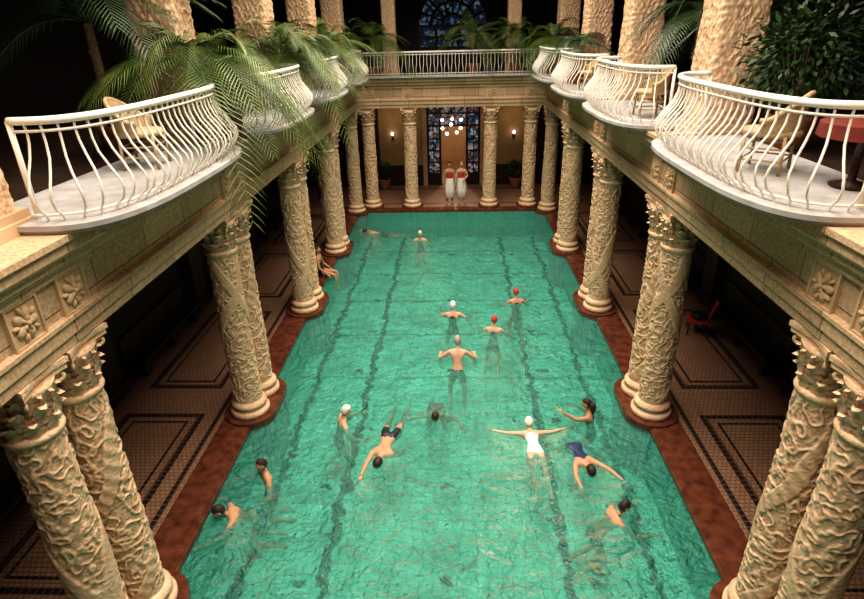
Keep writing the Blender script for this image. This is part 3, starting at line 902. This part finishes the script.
person('swimmer',(-1.12,20.0,-.42),pi,(0,.15,1),armlow,wade,M_skinA,M_navy,'onepiece',M_white)
person('swimmer',(-2.6,20.85,-.09),1.45,(0,1,.10),crawlR,flut,M_skinB,M_black,'trunks',M_hairD,face=(0,.6,-.6),headup=(0,.9,.4))
person('swimmer',(1.87,14.5,-.38),.1,(0,.25,1),armlow,wade,M_skinB,M_black,'onepiece',M_red)
person('swimmer',(.09,13.65,-.36),.0,(0,.2,1),armlow2,wade,M_skinA,M_black,'onepiece',M_white)
person('swimmer',(1.11,12.85,-.40),-.2,(0,.25,1),armlow,wade,M_skinA,M_navy,'onepiece',M_red)
person('swimmer',(.2,11.1,-.08),0,(0,.38,.93),[((-.75,.1,-.6),(.05,1,-.15)),((.75,.1,-.6),(-.05,1,-.15))],wadeS,M_skinA,M_black,'trunks',M_hairG,size=1.05)
person('swimmer',(-2.2,9.15,-.42),-1.2,(0,.3,1),armlow2,wade,M_skinA,M_black,'onepiece',M_white)
person('swimmer',(-.25,9.95,-.20),pi,(0,1,.28),[((-.95,.35,-.1),(-.3,.95,0)),((.95,.2,-.1),(.8,.5,0))],wade,M_skinB,M_red,'onepiece',M_hairD,face=(0,.6,-.4),headup=(0,.7,.7))
person('swimmer',(2.85,9.30,-.36),1.2,(0,.2,1),[((-.7,.6,.25),(-.2,.8,.5)),((.6,.3,-.6),(.3,1,0))],wade,M_skinB,M_black,'onepiece',M_hairD,longhair=True)
person('swimmer',(-1.12,8.75,-.05),pi-.16,(0,1,.05),[((-.3,-.7,-.5),(-.1,-.9,-.3)),((.06,1,.05),(.0,1,0))],flut,M_skinB,M_black,'trunks',M_hairD,face=(.2,.5,-.7),headup=(0,1,.2),size=1.08)
person('swimmer',(1.60,8.40,-.05),.05,(0,1,.08),armwide,[((-.1,-1,-.1),(0,-1,-.1),(0,-1,0)),((.05,-1,-.15),(0,-1,-.1),(0,-1,0))],M_skinA,M_white,'onepiece',M_white,headup=(0,.7,.7),face=(0,.7,-.7))
person('swimmer',(2.34,8.50,-.07),pi+.2,(0,1,.12),[((-.6,.8,.0),(-.35,.95,-.03)),((.35,.95,.0),(.05,1,-.03))],deep,M_skinB,M_navy,'onepiece',M_hairD,face=(0,.5,-.7),headup=(0,.9,.4),size=1.05)
person('swimmer',(2.36,6.74,-.34),-1.35,(0,.7,.75),[((-.6,.6,-.3),(.2,1,0)),((.6,.6,-.4),(.1,1,0))],wade,M_skinB,M_black,'trunks',M_hairD,face=(0,.8,-.3),headup=(0,.4,.9),size=.97)
person('swimmer',(-3.12,7.65,-.40),2.2,(0,.1,1),armlow,wade,M_skinB,M_black,'onepiece',M_hairD)
person('swimmer',(-3.10,6.95,-.26),2.0,(0,.85,.5),[((-.7,.6,-.1),(-.3,1,.12)),((.9,.2,-.2),(.7,.8,0))],wade,M_skinB,M_navy,'trunks',M_hairD,face=(0,.8,-.2),headup=(0,.6,.8))
person('seated_bather',(-4.02,16.45,.25),-pi/2,(0,-.1,1),[((-.3,.2,-1),(-.05,.7,-.6)),((.3,.2,-1),(.05,.7,-.6))],[((-.1,1,-.05),(0,.15,-1),(0,.6,-.8)),((.1,1,-.05),(0,.15,-1),(0,.6,-.8))],M_skinB,M_black,'onepiece',M_hairD)
person('standing_bather',(-5.15,22.2,DZ+.97),-1.0,(0,0,1),down,stand,M_skinA,M_blue,'onepiece',M_hairB)
person('standing_bather',(-.07,24.35,DZ+.97),pi,(0,0,1),down,stand,M_skinB,M_red,'top',M_hairD,skirt=True)
person('standing_bather',(.44,24.4,DZ+.97),pi+.2,(0,0,1),[((-.35,0,-1),(.5,.6,-.2)),((.25,0,-1),(.1,.15,-1))],stand,M_skinA,M_red,'top',M_hairB,skirt=True)

# ------------------------------------------------------------------ lights
def area(name,loc,size,sy,power,col,rot=(0,0,0),spread=None):
    l=bpy.data.lights.new(name,'AREA'); l.shape='RECTANGLE'; l.size=size; l.size_y=sy; l.energy=power; l.color=col
    if spread: l.spread=math.radians(spread)
    o=bpy.data.objects.new(name,l); C.collection.objects.link(o); o.location=loc; o.rotation_euler=rot; return o
area('skylight_lamp',(0,10.5,12.3),5.6,21,2500,(1,.86,.71),spread=135)
def pt(name,loc,power,col,r=.15):
    l=bpy.data.lights.new(name,'POINT'); l.energy=power; l.color=col; l.shadow_soft_size=r
    o=bpy.data.objects.new(name,l); C.collection.objects.link(o); o.location=loc; return o
pt('foyer_lamp',(0.1,30.2,3.9),230,(1,.70,.50))
pt('far_aisle_lamp',(-2.7,26.6,3.4),14,(1,.6,.3)); pt('far_aisle_lamp',(2.8,26.6,3.4),14,(1,.6,.3))
w=bpy.data.worlds.new('World'); sc.world=w; w.use_nodes=True
w.node_tree.nodes['Background'].inputs[0].default_value=(.25,.35,.6,1); w.node_tree.nodes['Background'].inputs[1].default_value=.02

# ------------------------------------------------------------------ camera
R=Matrix(((0.99904,0.01411,0.04148),(0.03148,0.42737,-0.90353),(-0.03048,0.90397,0.42651)))@Matrix.Rotation(math.radians(.5),3,'Z')
cd=bpy.data.cameras.new('camera'); co=bpy.data.objects.new('camera',cd); C.collection.objects.link(co)
M4=R.to_4x4(); M4.translation=(.17,0,7); co.matrix_world=M4
cd.sensor_width=36; cd.lens=574/864*36; cd.clip_start=.05
sc.camera=co
try:
    sc.view_settings.view_transform='Standard'; sc.view_settings.look='Medium High Contrast'
except Exception: pass
